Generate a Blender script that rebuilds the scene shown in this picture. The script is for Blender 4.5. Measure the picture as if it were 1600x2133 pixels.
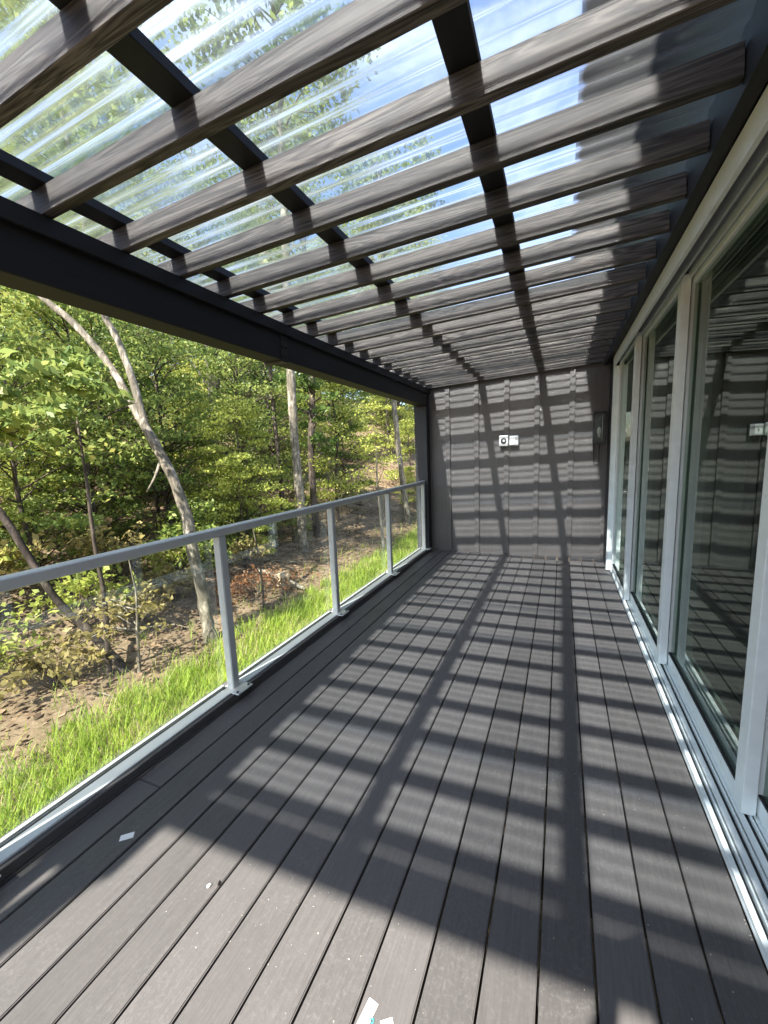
import bpy, bmesh, math, random
import numpy as np
from mathutils import Vector, Matrix

# ------------------------------------------------------------------ scene, camera, light
sc = bpy.context.scene
col = sc.collection
for o in list(bpy.data.objects):
    bpy.data.objects.remove(o, do_unlink=True)

CAM = Vector((-0.552, 0.0, 1.434))
YAW, PITCH, ROLL = 22.763, -8.124, -2.022
_y, _p, _r = (math.radians(a) for a in (YAW, PITCH, ROLL))
fwd = Vector((-math.sin(_y) * math.cos(_p), math.cos(_y) * math.cos(_p), math.sin(_p)))
r0 = Vector((math.cos(_y), math.sin(_y), 0)); u0 = r0.cross(fwd)
rgt = math.cos(_r) * r0 + math.sin(_r) * u0; upv = rgt.cross(fwd)
cd = bpy.data.cameras.new('camera')
cam = bpy.data.objects.new('camera', cd); col.objects.link(cam)
cam.matrix_world = Matrix(((rgt.x, upv.x, -fwd.x, CAM.x), (rgt.y, upv.y, -fwd.y, CAM.y),
                           (rgt.z, upv.z, -fwd.z, CAM.z), (0, 0, 0, 1)))
cd.sensor_fit = 'HORIZONTAL'; cd.sensor_width = 36.0
cd.lens = 835.23 / 1600 * 36
cd.shift_x = -21.19 / 1600; cd.shift_y = 0.0002
cd.clip_start = 0.02; cd.clip_end = 1500
sc.camera = cam

SUN_D = Vector((0.14, 0.79, -1.0)).normalized()      # the way the light travels
w = bpy.data.worlds.new('World'); sc.world = w; w.use_nodes = True
nt = w.node_tree; nt.nodes.clear()
def wn(t): return nt.nodes.new(t)
out = wn('ShaderNodeOutputWorld'); bg = wn('ShaderNodeBackground'); sky = wn('ShaderNodeTexSky')
sky.sky_type = 'NISHITA'; sky.sun_disc = False
sky.sun_elevation = math.asin(-SUN_D.z); sky.sun_rotation = math.atan2(-SUN_D.x, -SUN_D.y)
sky.air_density = 1.0; sky.dust_density = 1.2; sky.ozone_density = 2.0
tc = wn('ShaderNodeTexCoord'); mp = wn('ShaderNodeMapping'); mp.inputs['Scale'].default_value = (1.0, 1.0, 1.7)
mp.inputs['Location'].default_value = (0.35, 0.1, 0.2)
cn = wn('ShaderNodeTexNoise'); cn.inputs['Scale'].default_value = 2.1; cn.inputs['Detail'].default_value = 9
cn.inputs['Roughness'].default_value = 0.58; cn.inputs['Distortion'].default_value = 0.35
cr = wn('ShaderNodeValToRGB'); cr.color_ramp.elements[0].position = 0.50; cr.color_ramp.elements[1].position = 0.74
mx = wn('ShaderNodeMix'); mx.data_type = 'RGBA'
nt.links.new(tc.outputs['Generated'], mp.inputs['Vector']); nt.links.new(mp.outputs[0], cn.inputs['Vector'])
nt.links.new(cn.outputs['Fac'], cr.inputs['Fac']); nt.links.new(cr.outputs['Color'], mx.inputs['Factor'])
nt.links.new(sky.outputs[0], mx.inputs['A']); mx.inputs['B'].default_value = (5.2, 5.4, 5.7, 1)
nt.links.new(mx.outputs['Result'], bg.inputs['Color']); bg.inputs['Strength'].default_value = 0.122
nt.links.new(bg.outputs[0], out.inputs['Surface'])

sl = bpy.data.lights.new('sun', 'SUN'); sl.energy = 5.0; sl.angle = math.radians(0.85); sl.color = (1.0, 0.955, 0.88)
sun = bpy.data.objects.new('sun', sl); col.objects.link(sun)
sun.rotation_euler = SUN_D.to_track_quat('-Z', 'Y').to_euler(); sun.location = (-3, -12, 16)

vs = sc.view_settings
vs.view_transform = 'Standard'; vs.look = 'None'; vs.gamma = 1.0; vs.use_curve_mapping = False; vs.exposure = 1.82
cy = sc.cycles
cy.use_denoising = True
cy.max_bounces = 10; cy.diffuse_bounces = 4; cy.glossy_bounces = 5; cy.transmission_bounces = 8; cy.transparent_max_bounces = 24
cy.caustics_reflective = False; cy.caustics_refractive = False
cy.sample_clamp_indirect = 8.0; cy.blur_glossy = 0.5

# ------------------------------------------------------------------ helpers
rng = np.random.default_rng(7); random.seed(7)

def obj(name, mesh, parent=None, mat=None, loc=None, rot=None, label=None, cat=None, group=None, kind=None):
    o = bpy.data.objects.new(name, mesh); col.objects.link(o)
    if mat is not None and mesh is not None and not mesh.materials: mesh.materials.append(mat)
    if loc is not None: o.location = loc
    if rot is not None: o.rotation_euler = rot
    if parent is not None: o.parent = parent
    if label: o['label'] = label
    if cat: o['category'] = cat
    if group: o['group'] = group
    if kind: o['kind'] = kind
    return o

def empty(name, loc, label, cat, group=None, kind=None, rot=None):
    o = bpy.data.objects.new(name, None); col.objects.link(o); o.location = loc; o.empty_display_size = 0.1
    if rot: o.rotation_euler = rot
    o['label'] = label; o['category'] = cat
    if group: o['group'] = group
    if kind: o['kind'] = kind
    return o

def box_mesh(name, boxes, bevel=0.0, seg=1, smooth=False):
    """boxes: (x0,x1,y0,y1,z0,z1) in the object's own space, one mesh"""
    bm = bmesh.new()
    for x0, x1, y0, y1, z0, z1 in boxes:
        r = bmesh.ops.create_cube(bm, size=1.0, matrix=Matrix.Translation(((x0+x1)/2, (y0+y1)/2, (z0+z1)/2)) @ Matrix.Diagonal((x1-x0, y1-y0, z1-z0, 1)))
    if bevel > 0:
        bmesh.ops.bevel(bm, geom=bm.edges[:], offset=bevel, segments=seg, affect='EDGES', clamp_overlap=True)
    if smooth:
        for f in bm.faces: f.smooth = True
    me = bpy.data.meshes.new(name); bm.to_mesh(me); bm.free()
    return me

def box(name, b, parent, mat, bevel=0.0, **k):
    """a box given in world coordinates whose object origin is the box centre (parent origin must be unrotated)"""
    x0, x1, y0, y1, z0, z1 = b
    c = Vector(((x0+x1)/2, (y0+y1)/2, (z0+z1)/2))
    me = box_mesh(name, [(x0-c.x, x1-c.x, y0-c.y, y1-c.y, z0-c.z, z1-c.z)], bevel)
    if parent is not None: c = c - parent.location
    return obj(name, me, parent, mat, c, **k)

def tube_data(pts, radii, sides=8, cap=True):
    pts = [Vector(p) for p in pts]; V = []; F = []
    for i, p in enumerate(pts):
        t = (pts[min(i+1, len(pts)-1)] - pts[max(i-1, 0)]).normalized()
        a = t.cross(Vector((0, 1, 0.13)) if abs(t.y) < 0.9 else Vector((1, 0, 0))).normalized(); b = t.cross(a)
        for k in range(sides):
            an = 2*math.pi*k/sides
            V.append(p + (a*math.cos(an) + b*math.sin(an))*radii[i])
    for i in range(len(pts)-1):
        for k in range(sides):
            k2 = (k+1) % sides
            F.append((i*sides+k, i*sides+k2, (i+1)*sides+k2, (i+1)*sides+k))
    if cap:
        F.append(tuple(range(sides))[::-1]); F.append(tuple((len(pts)-1)*sides+k for k in range(sides)))
    return V, F

def natural(pts, rad, seed, sub=4, jit=0.10):
    g_ = random.Random(seed); P_ = [Vector(p) for p in pts]; out_ = []; rr = []
    for i in range(len(P_)-1):
        p0 = P_[max(0, i-1)]; p1 = P_[i]; p2 = P_[i+1]; p3 = P_[min(len(P_)-1, i+2)]
        for k in range(sub):
            t = k/sub; q = 0.5*((2*p1) + (p2-p0)*t + (2*p0-5*p1+4*p2-p3)*t*t + (3*p1-p0-3*p2+p3)*t*t*t); r = rad[i]*(1-t)+rad[i+1]*t
            out_.append(q + Vector((g_.uniform(-1, 1), g_.uniform(-1, 1), 0))*r*jit); rr.append(r*(1+g_.uniform(-jit, jit)))
    out_.append(P_[-1]); rr.append(rad[-1]); return out_, rr

def tubes_mesh(name, tubes, sides=8, smooth=True):
    V = []; F = []
    for pts, rad in tubes:
        v, f = tube_data(pts, rad, sides); o = len(V); V += v; F += [tuple(i+o for i in q) for q in f]
    me = bpy.data.meshes.new(name); me.from_pydata([tuple(v) for v in V], [], F)
    if smooth: me.polygons.foreach_set('use_smooth', [True]*len(me.polygons))
    me.update(); return me

def quads_mesh(name, P):
    """P: (n,4,3) array -> mesh of n quads"""
    n = len(P); me = bpy.data.meshes.new(name)
    me.vertices.add(n*4); me.vertices.foreach_set('co', P.reshape(-1).astype(np.float32))
    me.loops.add(n*4); me.loops.foreach_set('vertex_index', np.arange(n*4, dtype=np.int32))
    me.polygons.add(n); me.polygons.foreach_set('loop_start', np.arange(0, n*4, 4, dtype=np.int32))
    me.update(calc_edges=True); me.validate(); return me

# ------------------------------------------------------------------ materials
class N:
    def __init__(s, name):
        s.m = bpy.data.materials.new(name); s.m.use_nodes = True; s.t = s.m.node_tree; s.t.nodes.clear()
        s.out = s.n('ShaderNodeOutputMaterial')
    def n(s, t, **k):
        x = s.t.nodes.new(t)
        for a, b in k.items():
            if a in x.inputs: x.inputs[a].default_value = b
            else: setattr(x, a, b)
        return x
    def l(s, a, b): s.t.links.new(a, b)
    def coords(s, scale=(1, 1, 1), kind='Object', rand=0.0):
        tcn = s.n('ShaderNodeTexCoord'); m = s.n('ShaderNodeMapping'); m.inputs['Scale'].default_value = scale
        if rand:
            oi = s.n('ShaderNodeObjectInfo'); mu = s.n('ShaderNodeVectorMath', operation='SCALE'); mu.inputs[0].default_value = (1.7, 2.3, 3.1)
            mm = s.n('ShaderNodeMath', operation='MULTIPLY'); mm.inputs[1].default_value = rand
            s.l(oi.outputs['Random'], mm.inputs[0]); s.l(mm.outputs[0], mu.inputs['Scale'])
            ad = s.n('ShaderNodeVectorMath', operation='ADD'); s.l(tcn.outputs[kind], ad.inputs[0]); s.l(mu.outputs[0], ad.inputs[1])
            s.l(ad.outputs[0], m.inputs['Vector'])
        else: s.l(tcn.outputs[kind], m.inputs['Vector'])
        return m.outputs[0]
    def noise(s, vec, scale, detail=4, rough=0.55, dist=0.0):
        x = s.n('ShaderNodeTexNoise', Scale=scale, Detail=detail, Roughness=rough, Distortion=dist)
        if vec is not None: s.l(vec, x.inputs['Vector'])
        return x.outputs['Fac']
    def ramp(s, fac, stops, interp='LINEAR'):
        x = s.n('ShaderNodeValToRGB'); e = x.color_ramp.elements; x.color_ramp.interpolation = interp
        while len(e) < len(stops): e.new(0.5)
        for i, (p, c) in enumerate(stops):
            e[i].position = p; e[i].color = c if len(c) == 4 else (*c, 1)
        s.l(fac, x.inputs['Fac']); return x.outputs['Color']
    def mix(s, fac, a, b, mode='MIX'):
        x = s.n('ShaderNodeMix', data_type='RGBA', blend_type=mode)
        for sock, v in (('Factor', fac), ('A', a), ('B', b)):
            if isinstance(v, (int, float)): x.inputs[sock].default_value = v
            elif isinstance(v, tuple): x.inputs[sock].default_value = v if len(v) == 4 else (*v, 1)
            else: s.l(v, x.inputs[sock])
        return x.outputs['Result']
    def math(s, op, a, b=None):
        x = s.n('ShaderNodeMath', operation=op)
        for i, v in enumerate((a, b)):
            if v is None: continue
            if isinstance(v, (int, float)): x.inputs[i].default_value = v
            else: s.l(v, x.inputs[i])
        return x.outputs[0]
    def bump(s, h, strength=0.3, dist=0.002):
        x = s.n('ShaderNodeBump', Strength=strength, Distance=dist); s.l(h, x.inputs['Height']); return x.outputs['Normal']
    def principled(s, base, rough=0.5, metal=0.0, normal=None, spec=0.5):
        b = s.n('ShaderNodeBsdfPrincipled'); b.inputs['Metallic'].default_value = metal
        b.inputs['Specular IOR Level'].default_value = spec
        for sock, v in (('Base Color', base), ('Roughness', rough)):
            if isinstance(v, (int, float)): b.inputs[sock].default_value = v
            elif isinstance(v, tuple): b.inputs[sock].default_value = v if len(v) == 4 else (*v, 1)
            else: s.l(v, b.inputs[sock])
        if normal is not None: s.l(normal, b.inputs['Normal'])
        s.l(b.outputs[0], s.out.inputs['Surface']); return b
    def schlick(s, f0, power=5.0, gain=1.0):
        lw = s.n('ShaderNodeLayerWeight', Blend=0.5)
        p = s.math('POWER', lw.outputs['Facing'], power)
        return s.math('MINIMUM', s.math('MULTIPLY', s.math('ADD', s.math('MULTIPLY', p, 1-f0), f0), gain), 1.0)
    def rand(s):
        return s.n('ShaderNodeObjectInfo').outputs['Random']

def M_deck():
    a = N('composite_decking'); v = a.coords((1, 1, 1), rand=9)
    vs_ = a.coords((14, 0.9, 14), rand=9)
    g = a.noise(vs_, 9, 6, 0.65); blot = a.noise(v, 2.2, 4, 0.6); fine = a.noise(v, 140, 3, 0.7)
    c = a.ramp(g, [(0.25, (0.066, 0.062, 0.060)), (0.75, (0.113, 0.105, 0.100))])
    c = a.mix(a.ramp(blot, [(0.3, (0, 0, 0)), (0.75, (0.55, 0.55, 0.55))]), c, (0.092, 0.084, 0.081))
    rb = a.math('ADD', a.math('MULTIPLY', a.rand(), 0.40), 0.80)
    mul = a.n('ShaderNodeVectorMath', operation='SCALE'); a.l(c, mul.inputs[0]); a.l(rb, mul.inputs['Scale'])
    # pale dust and scuffs trodden into the surface
    dust = a.ramp(a.noise(v, 75, 8, 0.8, 0.6), [(0.50, (0, 0, 0)), (0.80, (0.45, 0.45, 0.45))])
    dm = a.ramp(a.noise(v, 1.6, 3), [(0.36, (0.12,)*3), (0.66, (1, 1, 1))])
    dd = a.math('MULTIPLY', dust, dm)
    vo = a.n('ShaderNodeTexVoronoi', Scale=55.0); a.l(v, vo.inputs['Vector'])
    sp = a.ramp(vo.outputs['Distance'], [(0.035, (1, 1, 1)), (0.06, (0, 0, 0))])
    vr = a.ramp(vo.outputs['Color'], [(0.90, (0, 0, 0)), (0.92, (1, 1, 1))])
    sp2 = a.math('MULTIPLY', sp, vr)
    dd = a.math('MINIMUM', a.math('ADD', dd, sp2), 0.8)
    c2 = a.mix(dd, mul.outputs[0], (0.27, 0.26, 0.245))
    ro = a.ramp(blot, [(0.3, (0.48,)*3), (0.7, (0.62,)*3)])
    h = a.math('ADD', a.math('MULTIPLY', g, 0.7), a.math('MULTIPLY', fine, 0.5))
    a.principled(c2, ro, 0, a.bump(h, 0.25, 0.0015), 0.45); return a.m

def M_rafter():
    a = N('weathered_stained_lumber'); v = a.coords((1, 1, 1), rand=40)
    vg = a.coords((0.55, 7, 7), rand=40)
    big = a.noise(a.coords((0.5, 9, 9), rand=40), 2.2, 3, 0.5, 1.2)
    ring = a.math('FRACT', a.math('MULTIPLY', big, 7.0))
    ring = a.math('MULTIPLY', a.math('ABSOLUTE', a.math('SUBTRACT', ring, 0.5)), 2.0)
    fine = a.noise(a.coords((0.28, 24, 24), rand=40), 3.0, 6, 0.72)
    blot = a.noise(a.coords((0.8, 3, 3), rand=40), 2.5, 4)
    t = a.math('ADD', a.math('MULTIPLY', ring, 0.36), a.math('MULTIPLY', fine, 0.64))
    c = a.ramp(t, [(0.28, (0.014, 0.012, 0.011)), (0.42, (0.046, 0.040, 0.036)), (0.55, (0.094, 0.083, 0.074)), (0.72, (0.175, 0.156, 0.136))])
    c = a.mix(a.ramp(blot, [(0.35, (0, 0, 0)), (0.7, (0.6,)*3)]), c, (0.060, 0.052, 0.045))
    vo = a.n('ShaderNodeTexVoronoi', Scale=1.0); a.l(a.coords((1.9, 9, 9), rand=40), vo.inputs['Vector'])
    k = a.ramp(vo.outputs['Distance'], [(0.07, (1, 1, 1)), (0.15, (0, 0, 0))])
    c = a.mix(a.math('MULTIPLY', k, 0.7), c, (0.05, 0.035, 0.028))
    rb = a.math('ADD', a.math('MULTIPLY', a.rand(), 0.55), 0.75)
    mul = a.n('ShaderNodeVectorMath', operation='SCALE'); a.l(c, mul.inputs[0]); a.l(rb, mul.inputs['Scale'])
    a.principled(mul.outputs[0], 0.66, 0, a.bump(t, 0.5, 0.0012), 0.35); return a.m

def M_black(name='black_stained_wood', col_=(0.010, 0.010, 0.011), axis=(8, 0.7, 8), rough=0.6):
    a = N(name); g = a.noise(a.coords(axis, rand=5), 8, 5, 0.65)
    c = a.ramp(g, [(0.3, tuple(x*0.75 for x in col_)), (0.75, tuple(x*1.35 for x in col_))])
    a.principled(c, rough, 0, a.bump(g, 0.35, 0.0015), 0.35); return a.m

def M_paint(name, base, rough=0.55, axis=(10, 10, 0.8), var=0.12, bump=0.2, spec=0.4):
    a = N(name); g = a.noise(a.coords(axis, rand=6), 7, 5, 0.6); b = a.noise(a.coords(rand=6), 2.5, 4)
    t = a.math('ADD', a.math('MULTIPLY', g, 0.5), a.math('MULTIPLY', b, 0.5))
    c = a.ramp(t, [(0.3, tuple(x*(1-var) for x in base)), (0.7, tuple(x*(1+var) for x in base))])
    a.principled(c, rough, 0, a.bump(g, bump, 0.001), spec); return a.m

def M_metal(name, base, rough=0.35, metal=0.4):
    a = N(name); v = a.coords(rand=3); b = a.noise(v, 9, 5, 0.65)
    c = a.ramp(b, [(0.3, tuple(x*0.93 for x in base)), (0.7, tuple(x*1.05 for x in base))])
    r = a.ramp(a.noise(v, 25, 4), [(0.3, (rough*0.85,)*3), (0.7, (rough*1.2,)*3)])
    a.principled(c, r, metal, None, 0.5); return a.m

def M_glass(name, tint, ior=1.5, rough=0.0, dirt=0.0, gtint=(1, 1, 1)):
    a = N(name); tr = a.n('ShaderNodeBsdfTransparent'); tr.inputs['Color'].default_value = (*tint, 1)
    gl = a.n('ShaderNodeBsdfGlossy'); gl.inputs['Roughness'].default_value = rough; gl.inputs['Color'].default_value = (*gtint, 1)
    ms = a.n('ShaderNodeMixShader')
    a.l(a.schlick(((ior-1)/(ior+1))**2), ms.inputs[0]); a.l(tr.outputs[0], ms.inputs[1]); a.l(gl.outputs[0], ms.inputs[2])
    last = ms.outputs[0]
    if dirt:
        df = a.n('ShaderNodeBsdfDiffuse'); df.inputs['Color'].default_value = (0.6, 0.6, 0.58, 1); m2 = a.n('ShaderNodeMixShader')
        k = a.ramp(a.noise(a.coords(), 3.0, 7, 0.65), [(0.4, (0, 0, 0)), (0.8, (dirt,)*3)])
        a.l(k, m2.inputs[0]); a.l(last, m2.inputs[1]); a.l(df.outputs[0], m2.inputs[2]); last = m2.outputs[0]
    a.l(last, a.out.inputs['Surface']); return a.m

def M_poly():
    a = N('corrugated_polycarbonate'); tr = a.n('ShaderNodeBsdfTransparent'); tr.inputs['Color'].default_value = (0.80, 0.865, 0.935, 1)
    rf = a.n('ShaderNodeBsdfRefraction', IOR=1.16, Roughness=0.18); rf.inputs['Color'].default_value = (0.81, 0.88, 0.955, 1)
    gl = a.n('ShaderNodeBsdfGlossy', Roughness=0.05)
    df = a.n('ShaderNodeBsdfTranslucent'); df.inputs['Color'].default_value = (0.8, 0.82, 0.85, 1)
    m0 = a.n('ShaderNodeMixShader'); lwp = a.n('ShaderNodeLayerWeight', Blend=0.5)
    a.l(a.math('MINIMUM', a.math('ADD', a.math('MULTIPLY', a.math('POWER', lwp.outputs['Facing'], 1.5), 2.2), 0.20), 0.97), m0.inputs[0])
    a.l(tr.outputs[0], m0.inputs[1]); a.l(rf.outputs[0], m0.inputs[2])
    m1 = a.n('ShaderNodeMixShader'); a.l(a.schlick(0.06), m1.inputs[0]); a.l(m0.outputs[0], m1.inputs[1]); a.l(gl.outputs[0], m1.inputs[2])
    m2 = a.n('ShaderNodeMixShader'); k = a.ramp(a.noise(a.coords((1, 6, 1)), 3, 6, 0.6), [(0.3, (0.03,)*3), (0.8, (0.08,)*3)])
    a.l(k, m2.inputs[0]); a.l(m1.outputs[0], m2.inputs[1]); a.l(df.outputs[0], m2.inputs[2])
    a.l(m2.outputs[0], a.out.inputs['Surface']); return a.m

def M_leaf(name, stops, trans=0.45, rough=0.5, objvar=0.25):
    a = N(name); ge = a.n('ShaderNodeNewGeometry')
    rpi = ge.outputs['Random Per Island']; oi = a.rand()
    t = a.math('ADD', a.math('MULTIPLY', rpi, 1-objvar), a.math('MULTIPLY', oi, objvar))
    c = a.ramp(t, stops)
    pb = a.n('ShaderNodeBsdfPrincipled'); pb.inputs['Roughness'].default_value = rough; pb.inputs['Specular IOR Level'].default_value = 0.35
    a.l(c, pb.inputs['Base Color'])
    tl = a.n('ShaderNodeBsdfTranslucent'); ct = a.mix(0.5, c, (0.9, 1.0, 0.25), 'MULTIPLY')
    g = a.n('ShaderNodeGamma', Gamma=0.8); a.l(c, g.inputs['Color']); a.l(g.outputs[0], tl.inputs['Color'])
    ms = a.n('ShaderNodeMixShader'); ms.inputs[0].default_value = trans
    a.l(pb.outputs[0], ms.inputs[1]); a.l(tl.outputs[0], ms.inputs[2]); a.l(ms.outputs[0], a.out.inputs['Surface']); return a.m

def M_grass():
    m = M_leaf('meadow_grass', [(0, (0.17, 0.27, 0.03)), (0.45, (0.34, 0.46, 0.055)), (0.85, (0.47, 0.56, 0.09)), (0.93, (0.50, 0.44, 0.18)), (1.0, (0.58, 0.48, 0.26))], 0.5, 0.5, 0.0)
    t = m.node_tree; rp = [n for n in t.nodes if n.type == 'VALTORGB'][0]
    tc_ = t.nodes.new('ShaderNodeTexCoord'); nz = t.nodes.new('ShaderNodeTexNoise'); nz.inputs['Scale'].default_value = 1.7; nz.inputs['Detail'].default_value = 4
    ad = t.nodes.new('ShaderNodeMath'); ad.operation = 'MULTIPLY_ADD'; ad.inputs[1].default_value = 0.9; ad.inputs[2].default_value = -0.45
    sm = t.nodes.new('ShaderNodeMath'); sm.operation = 'ADD'; src = rp.inputs['Fac'].links[0].from_socket
    t.links.new(tc_.outputs['Object'], nz.inputs['Vector']); t.links.new(nz.outputs['Fac'], ad.inputs[0]); t.links.new(ad.outputs[0], sm.inputs[0]); t.links.new(src, sm.inputs[1]); t.links.new(sm.outputs[0], rp.inputs['Fac'])
    return m

def M_bark(name, lo, hi, scale=9):
    a = N(name); v = a.coords((1, 1, 0.35), rand=20)
    n1 = a.noise(v, scale, 6, 0.7, 0.6); n2 = a.noise(a.coords(rand=20), 2.3, 4)
    c = a.ramp(n1, [(0.36, tuple(0.5*x for x in lo)), (0.5, lo), (0.64, hi)]); c = a.mix(a.ramp(n2, [(0.45, (0, 0, 0)), (0.65, (0.6,)*3)]), c, tuple(0.55*x for x in lo))
    a.principled(c, 0.85, 0, a.bump(n1, 0.8, 0.02), 0.2); return a.m

def M_ground():
    a = N('forest_floor'); v = a.coords(kind='Object')
    n1 = a.noise(v, 0.9, 6, 0.65, 0.4); n2 = a.noise(v, 14, 6, 0.7); n3 = a.noise(v, 60, 3, 0.7)
    c = a.ramp(n2, [(0.3, (0.075, 0.052, 0.032)), (0.5, (0.16, 0.115, 0.072)), (0.72, (0.30, 0.225, 0.145))])
    c = a.mix(a.ramp(n1, [(0.4, (0, 0, 0)), (0.65, (0.7,)*3)]), c, (0.26, 0.19, 0.12))
    c = a.mix(a.ramp(n3, [(0.55, (0, 0, 0)), (0.7, (0.5,)*3)]), c, (0.06, 0.045, 0.03))
    a.principled(c, 0.9, 0, a.bump(a.math('ADD', n2, n3), 0.7, 0.012), 0.1); return a.m

def M_flat(name, c, rough=0.5, metal=0.0, spec=0.5):
    a = N(name); n = a.noise(a.coords(rand=2), 30, 3)
    cc = a.ramp(n, [(0.3, tuple(x*0.93 for x in c)), (0.7, tuple(min(1, x*1.05) for x in c))])
    a.principled(cc, rough, metal, None, spec); return a.m

m_deck = M_deck(); m_raft = M_rafter(); m_black = M_black()
m_beam = M_black('black_stained_beam', (0.011, 0.011, 0.0115), (8, 0.5, 8))
m_post = M_black('dark_stained_post', (0.035, 0.036, 0.040), (8, 8, 0.6))
m_wall = M_paint('charcoal_painted_siding', (0.088, 0.080, 0.075), 0.56, var=0.2, bump=0.4, spec=0.65); m_house = M_paint('black_house_siding', (0.012, 0.012, 0.013))
m_soff = M_paint('charcoal_soffit', (0.07, 0.07, 0.078), 0.6, (2, 0.3, 2))
m_rail = M_metal('grey_railing_aluminium', (0.58, 0.605, 0.605), 0.33, 0.15)
m_base = M_metal('pale_base_plate', (0.62, 0.62, 0.60), 0.4, 0.4)
m_door = M_metal('pale_door_aluminium', (0.91, 0.97, 0.95), 0.32, 0.0)
m_gask = M_flat('black_gasket', (0.012, 0.012, 0.013), 0.6)
m_dglass = M_glass('tinted_door_glass', (0.50, 0.58, 0.52), 1.85, 0.0, 0.0, (0.90, 0.97, 0.90))
m_rglass = M_glass('clear_railing_glass', (0.93, 0.955, 0.94), 1.75, 0.0, 0.07)
m_poly = M_poly(); m_ground = M_ground()
m_white = M_flat('white_plastic', (0.78, 0.78, 0.76), 0.4); m_dark = M_flat('dark_plastic', (0.02, 0.02, 0.022), 0.35)
m_clear = M_flat('grey_cover_plastic', (0.42, 0.42, 0.42), 0.2); m_paper = M_flat('white_paper', (0.80, 0.80, 0.78), 0.7)
m_teal = M_flat('teal_ink', (0.05, 0.34, 0.36), 0.6); m_blkmetal = M_metal('black_lantern_metal', (0.025, 0.025, 0.027), 0.4, 0.5)
m_room = M_paint('room_plaster', (0.42, 0.41, 0.39), 0.8); m_roomfloor = M_paint('room_floorboards', (0.16, 0.12, 0.09), 0.45, (8, 0.6, 8))
m_screen = M_flat('dark_grille', (0.03, 0.028, 0.026), 0.4)
m_bark_pale = M_bark('pale_bark', (0.19, 0.165, 0.125), (0.48, 0.425, 0.335), 14)
m_bark = M_bark('brown_bark', (0.085, 0.065, 0.05), (0.23, 0.19, 0.15))
m_bark_dark = M_bark('dark_bark', (0.045, 0.035, 0.028), (0.12, 0.095, 0.075))
G1 = [(0.0, (0.060, 0.105, 0.028)), (0.35, (0.150, 0.215, 0.045)), (0.7, (0.265, 0.325, 0.070)), (0.93, (0.38, 0.405, 0.095)), (1.0, (0.48, 0.43, 0.11))]
G2 = [(0.0, (0.170, 0.215, 0.040)), (0.4, (0.340, 0.390, 0.070)), (0.8, (0.47, 0.49, 0.100)), (1.0, (0.60, 0.53, 0.13))]
G3 = [(0.0, (0.035, 0.072, 0.018)), (0.5, (0.080, 0.140, 0.028)), (0.9, (0.140, 0.215, 0.038)), (1.0, (0.22, 0.26, 0.055))]
m_leaf = M_leaf('green_leaves', G1); m_leaf_y = M_leaf('yellow_green_leaves', G2); m_leaf_d = M_leaf('deep_green_leaves', G3)
m_leaf_dry = M_leaf('dry_tan_leaves', [(0, (0.12, 0.10, 0.03)), (0.5, (0.28, 0.23, 0.07)), (1.0, (0.38, 0.30, 0.12))], 0.35)
m_rust = M_leaf('rust_fern_leaves', [(0, (0.10, 0.045, 0.020)), (0.5, (0.24, 0.105, 0.040)), (1.0, (0.38, 0.20, 0.08))], 0.35)
m_litter = M_leaf('fallen_leaves', [(0, (0.05, 0.032, 0.02)), (0.4, (0.15, 0.095, 0.055)), (0.8, (0.30, 0.20, 0.12)), (1.0, (0.46, 0.36, 0.24))], 0.1, 0.8)
m_grass = M_grass()
m_cloth = M_flat('dark_cotton', (0.05, 0.055, 0.07), 0.85); m_skin = M_flat('skin', (0.50, 0.33, 0.25), 0.55); m_hair = M_flat('brown_hair', (0.05, 0.03, 0.02), 0.6)
m_stump = M_flat('cut_wood', (0.50, 0.38, 0.24), 0.8)
m_sawdust = M_flat('sawdust', (0.42, 0.39, 0.33), 0.85); m_stone = M_flat('pale_stone', (0.55, 0.53, 0.50), 0.8)

# ------------------------------------------------------------------ terrain
def H(x, y):
    d = max(0.0, -5.7 - x); d = min(d, 70.0)
    z = -1.1 + 0.30*d*(d/(d+1.2))*(1-0.004*d)
    wv = min(1.0, d/2.0)
    z += 0.09*min(60.0, max(0.0, y-8))*wv
    z += wv*0.10*(math.sin(x*0.9+y*0.5)+math.sin(x*0.37-y*0.8+1.3))
    return z
def axis(lo, mid0, mid1, hi, step):
    a = list(np.arange(mid0, mid1, step)); b = []; s = step*1.5; x = mid1
    while x < hi: b.append(x); x += s; s *= 1.35
    b.append(hi); e = []; s = step*1.5; x = mid0-s
    while x > lo: e.append(x); s *= 1.35; x -= s
    e.append(lo); return np.array(e[::-1] + a + b)
gx = axis(-400, -24, 2, 400, 0.4); gy = axis(-400, -6, 30, 400, 0.4)
V = [(x, y, H(x, y)) for y in gy for x in gx]; nx = len(gx)
F = [(j*nx+i, j*nx+i+1, (j+1)*nx+i+1, (j+1)*nx+i) for j in range(len(gy)-1) for i in range(nx-1)]
me = bpy.data.meshes.new('ground'); me.from_pydata(V, [], F); me.polygons.foreach_set('use_smooth', [True]*len(F)); me.update()
obj('ground', me, None, m_ground, label='brown leaf-strewn forest ground rising into a wooded hillside', cat='ground', kind='structure')

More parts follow.
